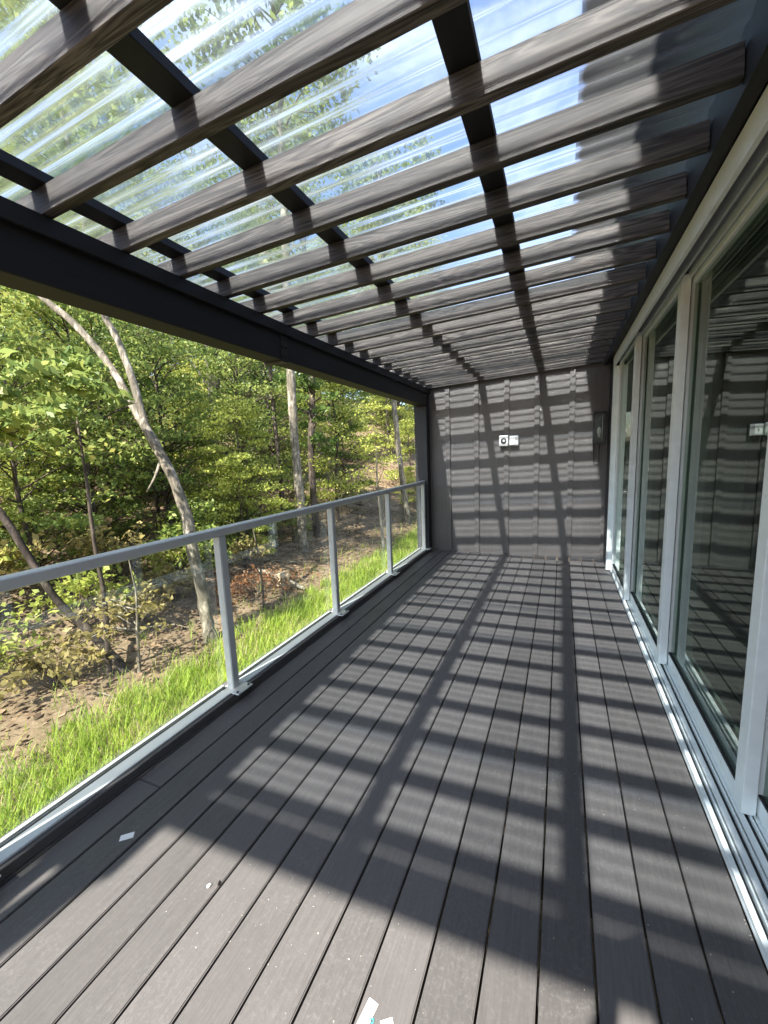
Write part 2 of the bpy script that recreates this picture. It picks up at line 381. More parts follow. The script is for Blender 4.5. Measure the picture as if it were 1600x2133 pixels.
# ------------------------------------------------------------------ deck
deck = empty('deck', (-1.163, 2.0, 0), 'charcoal composite deck of long narrow boards', 'deck', kind='structure')
PW = 0.145; Y0, Y1 = -1.6, 5.70
me_b = {}
def board_mesh(L):
    if L not in me_b: me_b[L] = box_mesh('deck_board', [(-0.0690, 0.0690, -L/2, L/2, -0.0125, 0.0125)], 0.003, 2)
    return me_b[L]
joints = {15: 1.06, 9: -0.4, 4: -0.9, 12: -1.0}
for k in range(17):
    x = -PW*(k+0.5)
    spans = [(Y0, Y1)] if k not in joints else [(Y0, joints[k]-0.0015), (joints[k]+0.0015, Y1)]
    for a, b in spans:
        L = round(b-a, 4)
        obj('deck_board', board_mesh(L), deck, m_deck, Vector((x, (a+b)/2, -0.0125 + random.uniform(-0.0007, 0.0004))) - deck.location)
me_j = box_mesh('joist', [(-1.32, 1.30, -0.019, 0.019, -0.09, 0.09)])
for i in range(18):
    obj('joist', me_j, deck, m_black, Vector((-1.23, Y0+0.03+i*0.42, -0.118)) - deck.location)
box('rim_board', (-2.535, -2.497, Y0, Y1+0.1, -0.30, -0.002), deck, m_post)

# ------------------------------------------------------------------ railing
rail = empty('glass_railing', (-2.42, 2.0, 0.0), 'grey metal railing with clear glass panels along the open deck edge', 'railing')
RX = -2.400
PY = [0.50, 1.73, 2.97, 4.21, 5.495]
box('curb_board', (-2.495, -2.333, Y0, 5.53, 0.001, 0.046), rail, m_deck, 0.003)
def rl(v): return Vector(v) - rail.location
# rounded top rail
prof = []
for a in range(13):
    an = math.pi*a/12; prof.append((0.032*math.cos(an), 0.014 + 0.012*math.sin(an)))
prof += [(-0.032, -0.022), (-0.026, -0.026), (0.026, -0.026), (0.032, -0.022)]
V = []; n = len(prof)
for y in (Y0, 5.53): V += [(px, y, pz) for px, pz in prof]
F = [(i, (i+1) % n, n+(i+1) % n, n+i) for i in range(n)] + [tuple(range(n))[::-1], tuple(range(n, 2*n))]
me = bpy.data.meshes.new('top_rail'); me.from_pydata(V, [], F); me.update()
obj('top_rail', me, rail, m_rail, rl((RX, 0, 1.026)))
me_p = box_mesh('post', [(-0.026, 0.026, -0.026, 0.026, 0.040, 1.0)], 0.004, 2)
bmv = bmesh.new()
bmesh.ops.create_cube(bmv, size=1, matrix=Matrix.Diagonal((0.150, 0.125, 0.008, 1)))
bmesh.ops.bevel(bmv, geom=bmv.edges[:], offset=0.002, segments=1, affect='EDGES')
me_bp = bpy.data.meshes.new('base_plate'); bmv.to_mesh(me_bp); bmv.free()
me_bolt = tubes_mesh('bolt', [([(0, 0, 0), (0, 0, 0.006)], [0.0065, 0.0065])], 6, False)
for y in PY:
    p = obj('post', me_p, rail, m_rail, rl((RX+0.006, y, 0)))
    bp = obj('base_plate', me_bp, p, m_base, (0.022, 0, 0.0505))
    for sx in (-0.055, 0.052):
        for sy in (-0.045, 0.045): obj('bolt', me_bolt, p, m_gask, (sx+0.022, sy, 0.0545))
ys = [Y0] + PY + [5.53]
for a, b in zip(ys[:-1], ys[1:]):
    a2 = a + (0.028 if a != Y0 else 0); b2 = b - (0.028 if b != 5.53 else 0)
    if b2 - a2 < 0.08: continue
    aa = a2 + (0.036 if a != Y0 else 0); bb = b2 - 0.036
    br = box('bottom_rail', (-2.422, -2.352, aa, bb, 0.0465, 0.058), rail, m_rail, 0.002)
    box('glazing_gasket', (-2.440, -2.423, a2, b2, 0.0465, 0.056), rail, m_gask)
    box('outer_bead', (-2.458, -2.441, a2, b2, 0.0465, 0.066), rail, m_rail, 0.002)
    box('glass_panel', (-2.435, -2.428, a2+0.006, b2-0.006, 0.059, 0.998), rail, m_rglass)

# ------------------------------------------------------------------ pergola roof
ZR0, SL = 2.349, 0.0476
zr = lambda x: ZR0 + SL*(x+2.26)
per = empty('pergola_roof', (-1.3, 2.3, 2.3), 'dark timber pergola with closely spaced rafters under clear corrugated roofing', 'pergola')
def pl(v): return Vector(v) - per.location
SP = 0.2885; KY = [0.997 + SP*k for k in range(-6, 17)]
xa, xb = -2.62, -0.10; xm = (xa+xb)/2; ang = math.atan(SL)
me_r = box_mesh('rafter', [(-(xb-xa)/2, (xb-xa)/2, 0, 0.038, 0, 0.089)], 0.0025, 1)
for y in KY:
    obj('rafter', me_r, per, m_raft, pl((xm, y + random.uniform(-0.003, 0.003), zr(xm))), (random.uniform(-0.012, 0.012), -ang, random.uniform(-0.002, 0.002)))
for x0 in (-2.366, -1.639, -0.877):
    L = 5.66 + 0.88
    me_q = box_mesh('purlin', [(0, 0.089, -L/2, L/2, 0, 0.038)], 0.002, 1)
    obj('purlin', me_q, per, m_black, pl((x0, 5.66 - L/2, zr(x0)+0.0905)), (0, -ang, 0))
obj('front_fascia', box_mesh('front_fascia', [(-(xb-xa)/2, (xb-xa)/2, -0.045, 0.0, 0.0, 0.185)], 0.002), per, m_black, pl((xm, -0.885, zr(xm)-0.004)), (0, -ang, 0))
box('ledger_board', (-0.100, -0.052, -0.93, 5.66, 2.415, 2.60), per, m_black, 0.002)
# beam of two lengths with a strap over the joint
for a, b in ((-1.10, 2.382), (2.386, 5.66)):
    box('beam', (-2.480, -2.332, a, b, 2.103, 2.343), per, m_beam, 0.004)
    box('top_plate', (-2.330, -2.308, a, b, 2.272, 2.341), per, m_beam, 0.002)
box('beam_strap', (-2.4835, -2.326, 2.350, 2.420, 2.092, 2.270), per, m_blkmetal, 0.003)
for by in (2.368, 2.402):
    for bz in (2.13, 2.19, 2.245):
        obj('strap_bolt', tubes_mesh('strap_bolt', [([(0, 0, 0), (0.006, 0, 0)], [0.008, 0.007])], 6, False), per, m_blkmetal, pl((-2.3265, by, bz)))
box('corner_post', (-2.482, -2.328, 5.530, 5.664, 0.001, 2.101), per, m_post, 0.004)
for y in (-1.03,):
    box('corner_post', (-2.482, -2.328, y-0.067, y+0.067, 0.036, 2.101), per, m_post, 0.004)
box('gutter', (-2.625, -2.4845, -1.08, 5.66, 2.20, 2.325), per, m_black, 0.006)
# corrugated sheets, ribs running down the slope
def sheet(y0, y1, dz):
    wl = 0.0722; nS = 10; ys_ = np.arange(y0, y1+1e-6, wl/nS); x0, x1 = -2.70, -0.06
    V = []; xs_ = np.linspace(x0, x1, 14)
    for y in ys_:
        ph = (y / wl) % 1.0
        s = math.sin(2*math.pi*ph); h = 0.0078*math.copysign(abs(s)**0.62, s)
        for x in xs_: V.append((x-xm, y-(y0+y1)/2, SL*(x-xm) + h))
    m_ = len(xs_); F = [(j*m_+i, (j+1)*m_+i, (j+1)*m_+i+1, j*m_+i+1) for j in range(len(ys_)-1) for i in range(m_-1)]
    me = bpy.data.meshes.new('roof_sheet'); me.from_pydata(V, [], F); me.polygons.foreach_set('use_smooth', [True]*len(F)); me.update()
    obj('roof_sheet', me, per, m_poly, pl((xm, (y0+y1)/2, zr(xm)+0.139+dz)))
yy = -0.95; i = 0
while yy < 5.55:
    sheet(yy, min(yy+0.722, 5.655), 0.0022*(i % 2)); yy += 0.722-0.0722; i += 1

# ------------------------------------------------------------------ end wall
YW = 5.672
ew = empty('end_wall', (-1.2, YW, 0), 'charcoal board and batten wall striped by roof shadows', 'wall')
bx = [-2.46, -2.056, -1.649, -1.245, -0.861, -0.445, -0.04, 0.36]
for a, b in zip(bx[:-1], bx[1:]):
    box('wall_panel', (a+0.001, b-0.001, YW, YW+0.05, 0.002, 2.95), ew, m_wall)
for x in bx[1:-1]:
    box('batten', (x-0.032, x+0.032, YW-0.020, YW-0.001, 0.006, 2.345+SL*(x+2.26)+0.05), ew, m_wall, 0.002)
box('corner_trim', (-2.56, -2.462, YW-0.004, YW+0.054, 0.002, 2.95), ew, m_house)

# electrical boxes on the end wall
ob = empty('outlet_box', (-1.21, YW-0.001, 1.555), 'white weatherproof outlet and switch boxes mounted on the striped wall', 'outlet')
def ol(b): return b
box('outlet_body', (-1.335, -1.218, YW-0.075, YW-0.002, 1.498, 1.640), ob, m_white, 0.008)
box('switch_body', (-1.205, -1.088, YW-0.052, YW-0.002, 1.500, 1.632), ob, m_clear, 0.004)
box('switch_plate', (-1.200, -1.128, YW-0.060, YW-0.0525, 1.508, 1.624), ob, m_white, 0.003)
box('switch_toggle', (-1.170, -1.158, YW-0.068, YW-0.0605, 1.555, 1.580), ob, m_clear, 0.001)
obj('socket_ring', tubes_mesh('socket_ring', [([(0, 0, 0), (0, -0.006, 0)], [0.040, 0.036])], 20, False), ob, m_dark, Vector((-1.277, YW-0.0755, 1.567))-ob.location)
obj('socket_face', tubes_mesh('socket_face', [([(0, 0, 0), (0, -0.006, 0)], [0.019, 0.017])], 16, False), ob, m_clear, Vector((-1.272, YW-0.082, 1.568))-ob.location)
box('lower_clip', (-1.318, -1.265, YW-0.035, YW-0.002, 1.462, 1.495), ob, m_dark, 0.004)

# wall lantern
lt = empty('wall_lantern', (-0.13, YW-0.001, 1.5), 'black box lantern with clear panes in the shaded corner by the door', 'lantern')
box('back_plate', (-0.185, -0.085, YW-0.018, YW-0.001, 1.50, 1.86), lt, m_blkmetal, 0.003)
box('lamp_cap', (-0.212, -0.058, YW-0.170, YW-0.019, 1.838, 1.862), lt, m_blkmetal, 0.003)
box('lamp_floor', (-0.205, -0.065, YW-0.163, YW-0.019, 1.478, 1.496), lt, m_blkmetal, 0.003)
for x in (-0.199, -0.071):
    for y in (YW-0.157, YW-0.030):
        box('corner_bar', (x-0.006, x+0.006, y-0.006, y+0.006, 1.497, 1.837), lt, m_blkmetal)
box('pane', (-0.192, -0.078, YW-0.160, YW-0.157, 1.498, 1.836), lt, m_rglass)
box('pane', (-0.202, -0.199, YW-0.150, YW-0.037, 1.498, 1.836), lt, m_rglass)
obj('bulb', tubes_mesh('bulb', [([(0, 0, 0), (0, 0, 0.03), (0, 0, 0.06), (0, 0, 0.10), (0, 0, 0.125)], [0.012, 0.016, 0.028, 0.026, 0.008])], 14), lt, m_white, Vector((-0.135, YW-0.095, 1.56))-lt.location)
obj('hanging_loop', tubes_mesh('hanging_loop', [([(-0.03, 0, 0.22), (-0.03, 0, 0.02), (-0.02, 0, 0.0), (0.02, 0, 0.0), (0.03, 0, 0.02), (0.03, 0, 0.22)], [0.005]*6)], 8), lt, m_blkmetal, Vector((-0.155, YW-0.03, 1.26))-lt.location)

# ------------------------------------------------------------------ house
hs = empty('house', (0.5, 2.0, 0), 'black-sided house with a deep eave rising above the pergola', 'house')
box('wall_above_door', (-0.050, 0.26, -1.6, 5.20, 2.445, 3.86), hs, m_house)
box('corner_wall', (-0.034, 0.26, 5.205, YW-0.001, 0.002, 3.86), hs, m_house)
box('corner_wall', (-0.034, 0.26, -1.6, -0.62, 0.002, 2.44), hs, m_house)
box('soffit', (-0.478, 4.9, -3.2, 6.6, 3.862, 3.90), hs, m_soff)
box('fascia', (-0.500, -0.479, -3.2, 6.6, 3.80, 4.05), hs, m_soff)
box('roof', (-0.478, 4.9, -3.2, 6.6, 3.902, 4.05), hs, m_house)
room = empty('room', (2.4, 2.3, 0), 'dim grey room behind the glass doors', 'room', kind='structure')
box('room_floor', (0.262, 4.8, -1.6, 5.66, -0.04, -0.005), room, m_roomfloor)
box('room_ceiling', (0.262, 4.8, -1.6, 5.66, 2.55, 2.60), room, m_room)
box('room_wall', (4.75, 4.85, -1.6, 5.66, -0.004, 2.549), room, m_room)
box('room_wall', (0.262, 4.749, 5.60, 5.67, -0.004, 2.549), room, m_room)
box('room_wall', (0.262, 4.749, -1.7, -1.605, -0.004, 2.549), room, m_room)
wp = empty('heater_grille', (1.62, 5.598, 0.85), 'dark slatted rectangle on the wall inside the glass doors', 'grille')
box('frame', (1.32, 1.92, 5.56, 5.598, 0.45, 1.25), wp, m_screen, 0.004)
for i in range(9):
    box('slat', (1.36, 1.88, 5.545, 5.558, 0.50+i*0.082, 0.535+i*0.082), wp, m_dark)

# ------------------------------------------------------------------ sliding glass door
dr = empty('sliding_glass_door', (0.1, 2.3, 0), 'multi-panel sliding glass door in pale aluminium frames', 'door')
DY0, DY1 = -0.62, 5.20
sill = box('sill', (0.0, 0.255, DY0, DY1, 0.001, 0.014), dr, m_door, 0.001)
def trk(name, b, mt=m_door): return box(name, b, dr, mt)
trk('sill_lip', (0.0005, 0.018, DY0, DY1, 0.0145, 0.034))
for k in range(4):
    X = 0.022 + 0.052*k
    trk('track_groove', (X+0.002, X+0.009, DY0, DY1, 0.0142, 0.0185), m_gask)
    trk('track_ridge', (X+0.010, X+0.016, DY0, DY1, 0.0145, 0.034))
    trk('track_groove', (X+0.017, X+0.021, DY0, DY1, 0.0142, 0.0185), m_gask)
    trk('track_ridge', (X+0.024, X+0.046, DY0, DY1, 0.0145, 0.030))
# head with its pocket and hanging fins
trk('head', (-0.048, -0.030, DY0, DY1, 2.312, 2.412))
trk('head_soffit', (-0.029, 0.259, DY0, DY1, 2.430, 2.443), m_gask)
for k in range(5):
    X = -0.018 + 0.052*k
    trk('head_fin', (X, X+0.005, DY0, DY1, 2.352, 2.429), m_door)
    trk('head_fin', (X+0.016, X+0.020, DY0, DY1, 2.366, 2.429), m_rail)
trk('jamb', (-0.046, 0.252, 5.140, 5.199, 0.015, 2.311))
trk('jamb', (-0.046, 0.252, -0.619, -0.56, 0.015, 2.311))
PX = lambda k: 0.004 + 0.052*k
PYR = [(4.07, 5.138), (2.885, 4.17), (1.735, 2.985), (0.55, 1.835), (-0.559, 0.65)]
for k, (a, b) in enumerate(PYR):
    kk = min(k, 4); X0 = PX(kk); X1 = X0+0.045; xc = (X0+X1)/2
    dp = bpy.data.objects.new('door_panel', None); col.objects.link(dp); dp.parent = dr; dp.location = Vector((xc, (a+b)/2, 0)) - dr.location; dp.empty_display_size = 0.05
    def part(nm, bb, mt, bev=0.002):
        x0, x1, y0, y1, z0, z1 = bb; c = Vector(((x0+x1)/2, (y0+y1)/2, (z0+z1)/2))
        obj(nm, box_mesh(nm, [(x0-c.x, x1-c.x, y0-c.y, y1-c.y, z0-c.z, z1-c.z)], bev), dp, mt, c - Vector((xc, (a+b)/2, 0)))
    part('stile', (X0, X1, a, a+0.075, 0.036, 2.385), m_door)
    part('stile', (X0, X1, b-0.075, b, 0.036, 2.385), m_door)
    part('bottom_rail', (X0+0.001, X1-0.001, a+0.0755, b-0.0755, 0.036, 0.105), m_door)
    part('bottom_gasket', (X0+0.004, X0+0.016, a+0.0755, b-0.0755, 0.106, 0.114), m_gask, 0)
    part('top_rail', (X0+0.001, X1-0.001, a+0.0755, b-0.0755, 2.330, 2.385), m_door)
    part('glass', (X0+0.018, X0+0.036, a+0.074, b-0.074, 0.104, 2.331), m_dglass, 0)
    if k: part('interlock', (X0-0.006, X0-0.001, b-0.035, b-0.008, 0.036, 2.36), m_gask, 0)

# ------------------------------------------------------------------ litter left on the deck
tp = box('paper_scrap', (-2.105, -2.058, 0.832, 0.858, 0.0008, 0.0022), None, m_paper, 0, label='small white tape scrap lying in the shade beside the railing', cat='scrap')
tp.rotation_euler = (0, 0.02, 0.75)
lab = empty('paper_label', (-0.985, 0.735, 0.0008), 'white paper strip printed with a teal letter on the sunlit boards', 'label', rot=(0, 0, -0.15))
obj('strip', box_mesh('strip', [(-0.014, 0.014, -0.050, 0.030, 0.0, 0.0012)]), lab, m_paper)
fc = bpy.data.curves.new('letter', 'FONT'); fc.body = 'P'; fc.size = 0.024; fc.extrude = 0.0001; fc.align_x = 'CENTER'
tmp = bpy.data.objects.new('letter_source', fc); lm_ = bpy.data.meshes.new_from_object(tmp); bpy.data.objects.remove(tmp); lm_.name = 'letter'; lm_.materials.clear(); lm_.materials.append(m_teal)
fo = bpy.data.objects.new('letter', lm_); col.objects.link(fo); fo.parent = lab; fo.location = (0.006, -0.008, 0.0014); fo.rotation_euler = (0, 0, -1.2)
t2 = obj('paper_corner', box_mesh('paper_corner', [(-0.016, 0.016, -0.02, 0.02, 0.0, 0.0012)]), None, m_paper, (-0.925, 0.728, 0.0008), (0, 0, 0.6), label='torn white paper corner beside the printed paper strip', cat='scrap')
def pebble(nm, loc, s, label, cat, mt, seed):
    bm = bmesh.new(); bmesh.ops.create_icosphere(bm, subdivisions=2, radius=1); r = random.Random(seed)
    for v in bm.verts: v.co *= 1 + r.uniform(-0.18, 0.18)
    me = bpy.data.meshes.new(nm); bm.to_mesh(me); bm.free()
    o = obj(nm, me, None, mt, loc, (0.2, 0.1, seed), label=label, cat=cat); o.scale = s; return o
pebble('pebble', (-1.630, 0.822, 0.005), (0.008, 0.006, 0.005), 'pale pebble resting by a deck gap at the sun edge', 'pebble', m_stone, 1)
pebble('wood_chip', (-1.605, 0.842, 0.003), (0.010, 0.004, 0.003), 'dark wood chip caught in a deck gap near the pale pebble', 'chip', m_bark_dark, 2)
# sawdust crumbs: uncountable
nS = 300; P = np.zeros((nS, 4, 3)); ctr = []
for i in range(nS):
    t = rng.random()
    if t < 0.55: x = rng.normal(-0.32, 0.22); y = rng.normal(1.75, 0.5)
    elif t < 0.8: x = rng.normal(-1.25, 0.25); y = rng.normal(0.80, 0.10)
    else: x = rng.uniform(-2.2, -0.05); y = rng.uniform(0.6, 4.2)
    x = min(-0.01, max(-2.28, x)); y = max(0.45, y)
    if abs((x / PW) - round(x / PW)) < 0.03: x += 0.01
    s = abs(rng.normal(0.0008, 0.0008)) + 0.0007; an = rng.uniform(0, 6.28); e = rng.uniform(0.5, 1.8)
    ca, sa = math.cos(an)*s, math.sin(an)*s
    P[i] = [(x-ca, y-sa, 0.0012), (x+sa*e*0.6, y-ca*e*0.6, 0.0022), (x+ca, y+sa, 0.0016), (x-sa*e*0.6, y+ca*e*0.6, 0.0026)]
obj('debris', quads_mesh('debris', P), None, m_sawdust, label='fine pale sawdust crumbs scattered over the deck boards', cat='debris', kind='stuff')

# ------------------------------------------------------------------ vegetation
def unit(v): return v/np.maximum(1e-9, np.linalg.norm(v, axis=-1, keepdims=True))
def leaves(centers, r, L, seed, up=0.42, asp=0.58):
    """centers (n,3) leaf positions -> (n,4,3) leaf quads of length ~L"""
    g = np.random.default_rng(seed); n = len(centers)
    nrm = unit(g.normal(size=(n, 3)) + np.array([0, 0, up*1.6])); a = unit(np.cross(nrm, g.normal(size=(n, 3)))); b = np.cross(nrm, a)
    s = (L*g.uniform(0.45, 1.45, (n, 1))); hl = a*s*0.5; hw = b*s*0.5*asp
    fold = nrm*s*g.uniform(-0.12, 0.12, (n, 1))
    return np.stack([centers-hl, centers+hw+fold-hl*0.15, centers+hl, centers-hw+fold-hl*0.15], 1)

def tree_proto(seed, h, r, z0, ncl, per_cl, L, flat=0.28, trunk_r=0.06, lean=(0, 0), clr=0.42, top=0.15):
    g = np.random.default_rng(seed); tubes = []
    def axis_pt(z): return np.array([lean[0]*z + 0.06*h*0.15*math.sin(z*1.7+seed), lean[1]*z + 0.06*h*0.15*math.cos(z*1.3+seed), z])
    zs = np.linspace(-0.25, h*0.95, 10)
    tubes.append(([axis_pt(z) for z in zs], [trunk_r*(1.15 - 0.95*max(0, z)/h) for z in zs]))
    P = []
    for i in range(ncl):
        t = (i+g.random())/ncl; z = z0 + (h-z0)*t
        prof = (1-t)**0.55*(0.55+0.45*min(1, t*4)) + top*0.6
        an = g.uniform(0, 2*math.pi) ; rad = r*prof*math.sqrt(g.uniform(0.12, 1.0))
        c = axis_pt(z) + np.array([math.cos(an)*rad, math.sin(an)*rad, g.uniform(-0.05, 0.12)*h*0.2])
        cr_ = clr*r*g.uniform(0.55, 1.15)
        n = int(per_cl*g.uniform(0.6, 1.3))
        q = unit(g.normal(size=(n, 3)))*(g.random((n, 1))**0.45)*cr_; q[:, 2] *= flat; q[:, 2] -= 0.10*(q[:, 0]**2+q[:, 1]**2)/cr_
        P.append(c + q)
        st = axis_pt(max(0.1, z - 0.30*rad - 0.05*h)); mid = (st+c)/2 + np.array([0, 0, 0.05*rad])
        tubes.append(([st, mid, c], [trunk_r*0.33*(1-0.5*t)+0.004, trunk_r*0.2+0.003, 0.003]))
        for _ in range(2):
            e = c + unit(g.normal(size=3))*cr_*0.8*np.array([1, 1, flat]); tubes.append(([mid, e], [trunk_r*0.12+0.002, 0.002]))
    tm = tubes_mesh('trunk', tubes, 6); cm = quads_mesh('crown', leaves(np.concatenate(P), r, L, seed+100))
    return tm, cm

def place(protos, nm, x, y, s, rz, label, cat, group=None, bark=None, leaf=None, dz=0.0, sz=None):
    tm, cm = protos
    e = empty(nm, (x, y, H(x, y)+dz), label, cat, group, rot=(0, 0, rz)); e.scale = (s, s, sz or s)
    t = obj('trunk', tm, e); c = obj('crown', cm, e)
    for o, m in ((t, bark), (c, leaf)):
        if not o.data.materials: o.data.materials.append(m)
        o.material_slots[0].link = 'OBJECT'; o.material_slots[0].material = m
    return e

# prototypes
und = [tree_proto(11+i, h, r, z0, n, pc, 0.092, fl, tr) for i, (h, r, z0, n, pc, fl, tr) in enumerate([
    (4.6, 1.6, 0.5, 46, 150, 0.24, 0.045), (5.4, 1.85, 0.8, 50, 155, 0.30, 0.055), (3.6, 1.4, 0.3, 40, 145, 0.26, 0.035), (6.2, 2.05, 1.2, 54, 160, 0.34, 0.07)])]
can = [tree_proto(31+i, h, r, z0, n, pc, 0.14, 0.55, tr) for i, (h, r, z0, n, pc, tr) in enumerate([
    (15, 3.2, 7.0, 54, 210, 0.17), (18, 3.6, 9.0, 60, 210, 0.21), (13, 2.8, 6.0, 48, 200, 0.14)])]
bush = [tree_proto(51+i, 1.15, 0.85, 0.08, 22, 75, 0.085, 0.4, 0.014) for i in range(3)]

# --- hero trees
ht = empty('forked_tree', (-5.13, 3.97, -1.11), 'pale-barked tree leaning over the grass, forked into two stems', 'tree')
def hl_(pts): return [Vector(p) - ht.location for p in pts]
tr_ = [(hl_([(-5.11, 3.97, -1.35), (-5.13, 3.97, -1.11), (-5.18, 3.99, -0.85), (-5.26, 4.01, -0.31), (-5.36, 4.02, 0.24), (-5.45, 4.04, 0.78), (-5.69, 4.01, 1.43), (-5.98, 3.96, 2.01), (-6.15, 3.92, 2.35), (-6.32, 3.89, 2.68), (-6.56, 3.83, 3.05), (-6.85, 3.74, 3.41), (-7.27, 3.61, 3.8), (-7.98, 3.39, 4.55), (-8.78, 3.17, 5.65), (-9.2, 3.0, 7.2)]),
        [0.15, 0.105, 0.088, 0.079, 0.075, 0.072, 0.068, 0.062, 0.053, 0.050, 0.048, 0.046, 0.043, 0.039, 0.032, 0.014]),
       (hl_([(-5.86, 3.985, 1.76), (-5.97, 3.97, 2.05), (-6.1, 3.97, 2.6), (-6.31, 3.95, 3.23), (-6.45, 3.92, 3.5), (-6.59, 3.93, 4.11), (-6.69, 3.97, 4.95), (-6.9, 4.0, 6.5), (-7.0, 4.1, 8.2)]), [0.03, 0.048, 0.046, 0.043, 0.041, 0.038, 0.034, 0.027, 0.011]),
       (hl_([(-5.75, 4.0, 1.5), (-5.72, 3.85, 1.25), (-5.78, 3.75, 1.05)]), [0.02, 0.016, 0.008])]
tr_ = [natural(a_, b_, 90+i_) for i_, (a_, b_) in enumerate(tr_)]
g = np.random.default_rng(5); P = []
for (cx, cyy, cz) in [(-8.6, 3.2, 5.6), (-9.1, 2.9, 6.8), (-8.2, 3.6, 6.4), (-7.0, 4.1, 7.6), (-6.6, 4.5, 6.6), (-7.4, 3.6, 8.4), (-6.9, 4.2, 5.8)]:
    for j in range(7):
        c = np.array([cx, cyy, cz]) + g.normal(size=3)*np.array([0.8, 0.8, 0.5]); q = unit(g.normal(size=(110, 3)))*(g.random((110, 1))**0.45)*0.6; q[:, 2] *= 0.4; P.append(c+q)
        tr_.append((hl_([(cx, cyy, cz-0.4), tuple(c)]), [0.012, 0.004]))
obj('trunk', tubes_mesh('trunk', tr_, 12), ht, m_bark_pale)
obj('crown', quads_mesh('crown', leaves(np.concatenate(P) - np.array(ht.location), 1, 0.13, 77)), ht, m_leaf)

def straight(nm, pts, rad, bark, label, crown=None, seed=0, leaf=m_leaf, L=0.16, limbs=()):
    e = empty(nm, pts[0], label, 'tree'); b = Vector(pts[0])
    pp = [Vector(pts[0]) - Vector((0, 0, 0.3))] + [Vector(p) for p in pts]; rr = [rad[0]*1.25] + list(rad)
    tb = [natural([p-b for p in pp], rr, seed+3, 4, 0.09)]
    for lp, lr in limbs: tb.append(([Vector(p)-b for p in lp], lr))
    if crown:
        g = np.random.default_rng(seed); P = []
        (cx, cyy, cz), (rx, ry, rz_), n, pc = crown
        for j in range(n):
            c = np.array([cx, cyy, cz]) + unit(g.normal(size=3))*(g.random()**0.4)*np.array([rx, ry, rz_])
            q = unit(g.normal(size=(pc, 3)))*(g.random((pc, 1))**0.45)*0.30*rx; q[:, 2] *= 0.45; P.append(c+q)
            z = min(max(c[2]-g.uniform(0.1, 0.45)*rx, pts[1][2]), pts[-1][2]-0.05); i = max(k for k in range(len(pts)-1) if pts[k][2] <= z)
            tt = (z-pts[i][2])/(pts[i+1][2]-pts[i][2]); a0 = Vector(pts[i]).lerp(Vector(pts[i+1]), tt); r0_ = rad[i]*(1-tt)+rad[i+1]*tt
            tb.append(([a0-b, (a0+Vector(c))/2-b+Vector((0, 0, 0.06*rx)), Vector(c)-b], [r0_*0.4, r0_*0.2+0.002, 0.003]))
        obj('crown', quads_mesh('crown', leaves(np.concatenate(P)-np.array(b), 1, L, seed+1)), e, leaf)
    obj('trunk', tubes_mesh('trunk', tb, 10), e, bark); return e

straight('straight_tree', [(-6.83, 8.66, -0.91), (-6.83, 8.66, 0.25), (-6.87, 8.64, 2.1), (-6.85, 8.65, 3.63), (-6.8, 8.67, 5.53), (-6.74, 8.7, 7.64), (-6.7, 8.75, 12.5)],
         [0.125, 0.112, 0.104, 0.10, 0.096, 0.088, 0.03], m_bark_pale, 'straight pale tree trunk rising beyond the middle of the railing', ((-6.75, 8.8, 11.0), (2.3, 2.3, 2.6), 42, 110), 201)
straight('slender_tree', [(-5.75, 13.68, -1.09), (-5.9, 13.62, 0.52), (-6.0, 13.58, 1.73), (-6.1, 13.54, 3.33), (-6.22, 13.49, 5.52), (-6.3, 13.4, 11.0)],
         [0.12, 0.108, 0.103, 0.10, 0.09, 0.03], m_bark_pale, 'slender pale trunk standing next to the dark corner post', ((-6.3, 13.4, 9.8), (2.0, 2.0, 2.4), 36, 100), 203)
straight('thin_tree', [(-8.26, 9.76, -0.42), (-8.27, 9.75, 0.81), (-8.32, 9.73, 2.49), (-8.33, 9.72, 4.11), (-8.4, 9.6, 7.5)],
         [0.075, 0.068, 0.062, 0.055, 0.015], m_bark, 'thin grey-brown tree just behind the straight pale trunk', ((-8.4, 9.7, 6.0), (1.4, 1.4, 1.6), 26, 90), 205)
straight('mossy_tree', [(-7.14, 9.78, -0.75), (-7.17, 9.77, 0.52), (-7.15, 9.78, 1.75), (-7.02, 9.83, 3.47), (-7.0, 9.9, 7.0)],
         [0.105, 0.095, 0.09, 0.08, 0.02], m_bark, 'leaf-clad grey trunk a step beyond the straight pale tree', ((-7.05, 9.85, 3.4), (0.9, 0.9, 2.0), 30, 80), 207, m_leaf_d, 0.11)
straight('dead_sapling', [(-4.85, 9.44, -1.1), (-4.89, 9.42, -0.2), (-4.94, 9.4, 0.81), (-4.93, 9.4, 1.66)], [0.036, 0.032, 0.026, 0.012], m_bark_pale,
         'bare dead sapling with short twigs near the far end of the grass', limbs=[
             ([(-4.91, 9.41, 0.1), (-5.15, 9.45, 0.5), (-5.25, 9.4, 0.62)], [0.012, 0.008, 0.004]), ([(-4.93, 9.4, 0.7), (-4.75, 9.4, 1.05), (-4.7, 9.3, 1.3)], [0.011, 0.007, 0.003]),
             ([(-4.94, 9.4, 1.0), (-5.2, 9.35, 1.2)], [0.009, 0.003]), ([(-4.88, 9.42, -0.4), (-4.68, 9.5, 0.0), (-4.62, 9.5, 0.2)], [0.012, 0.007, 0.003])])
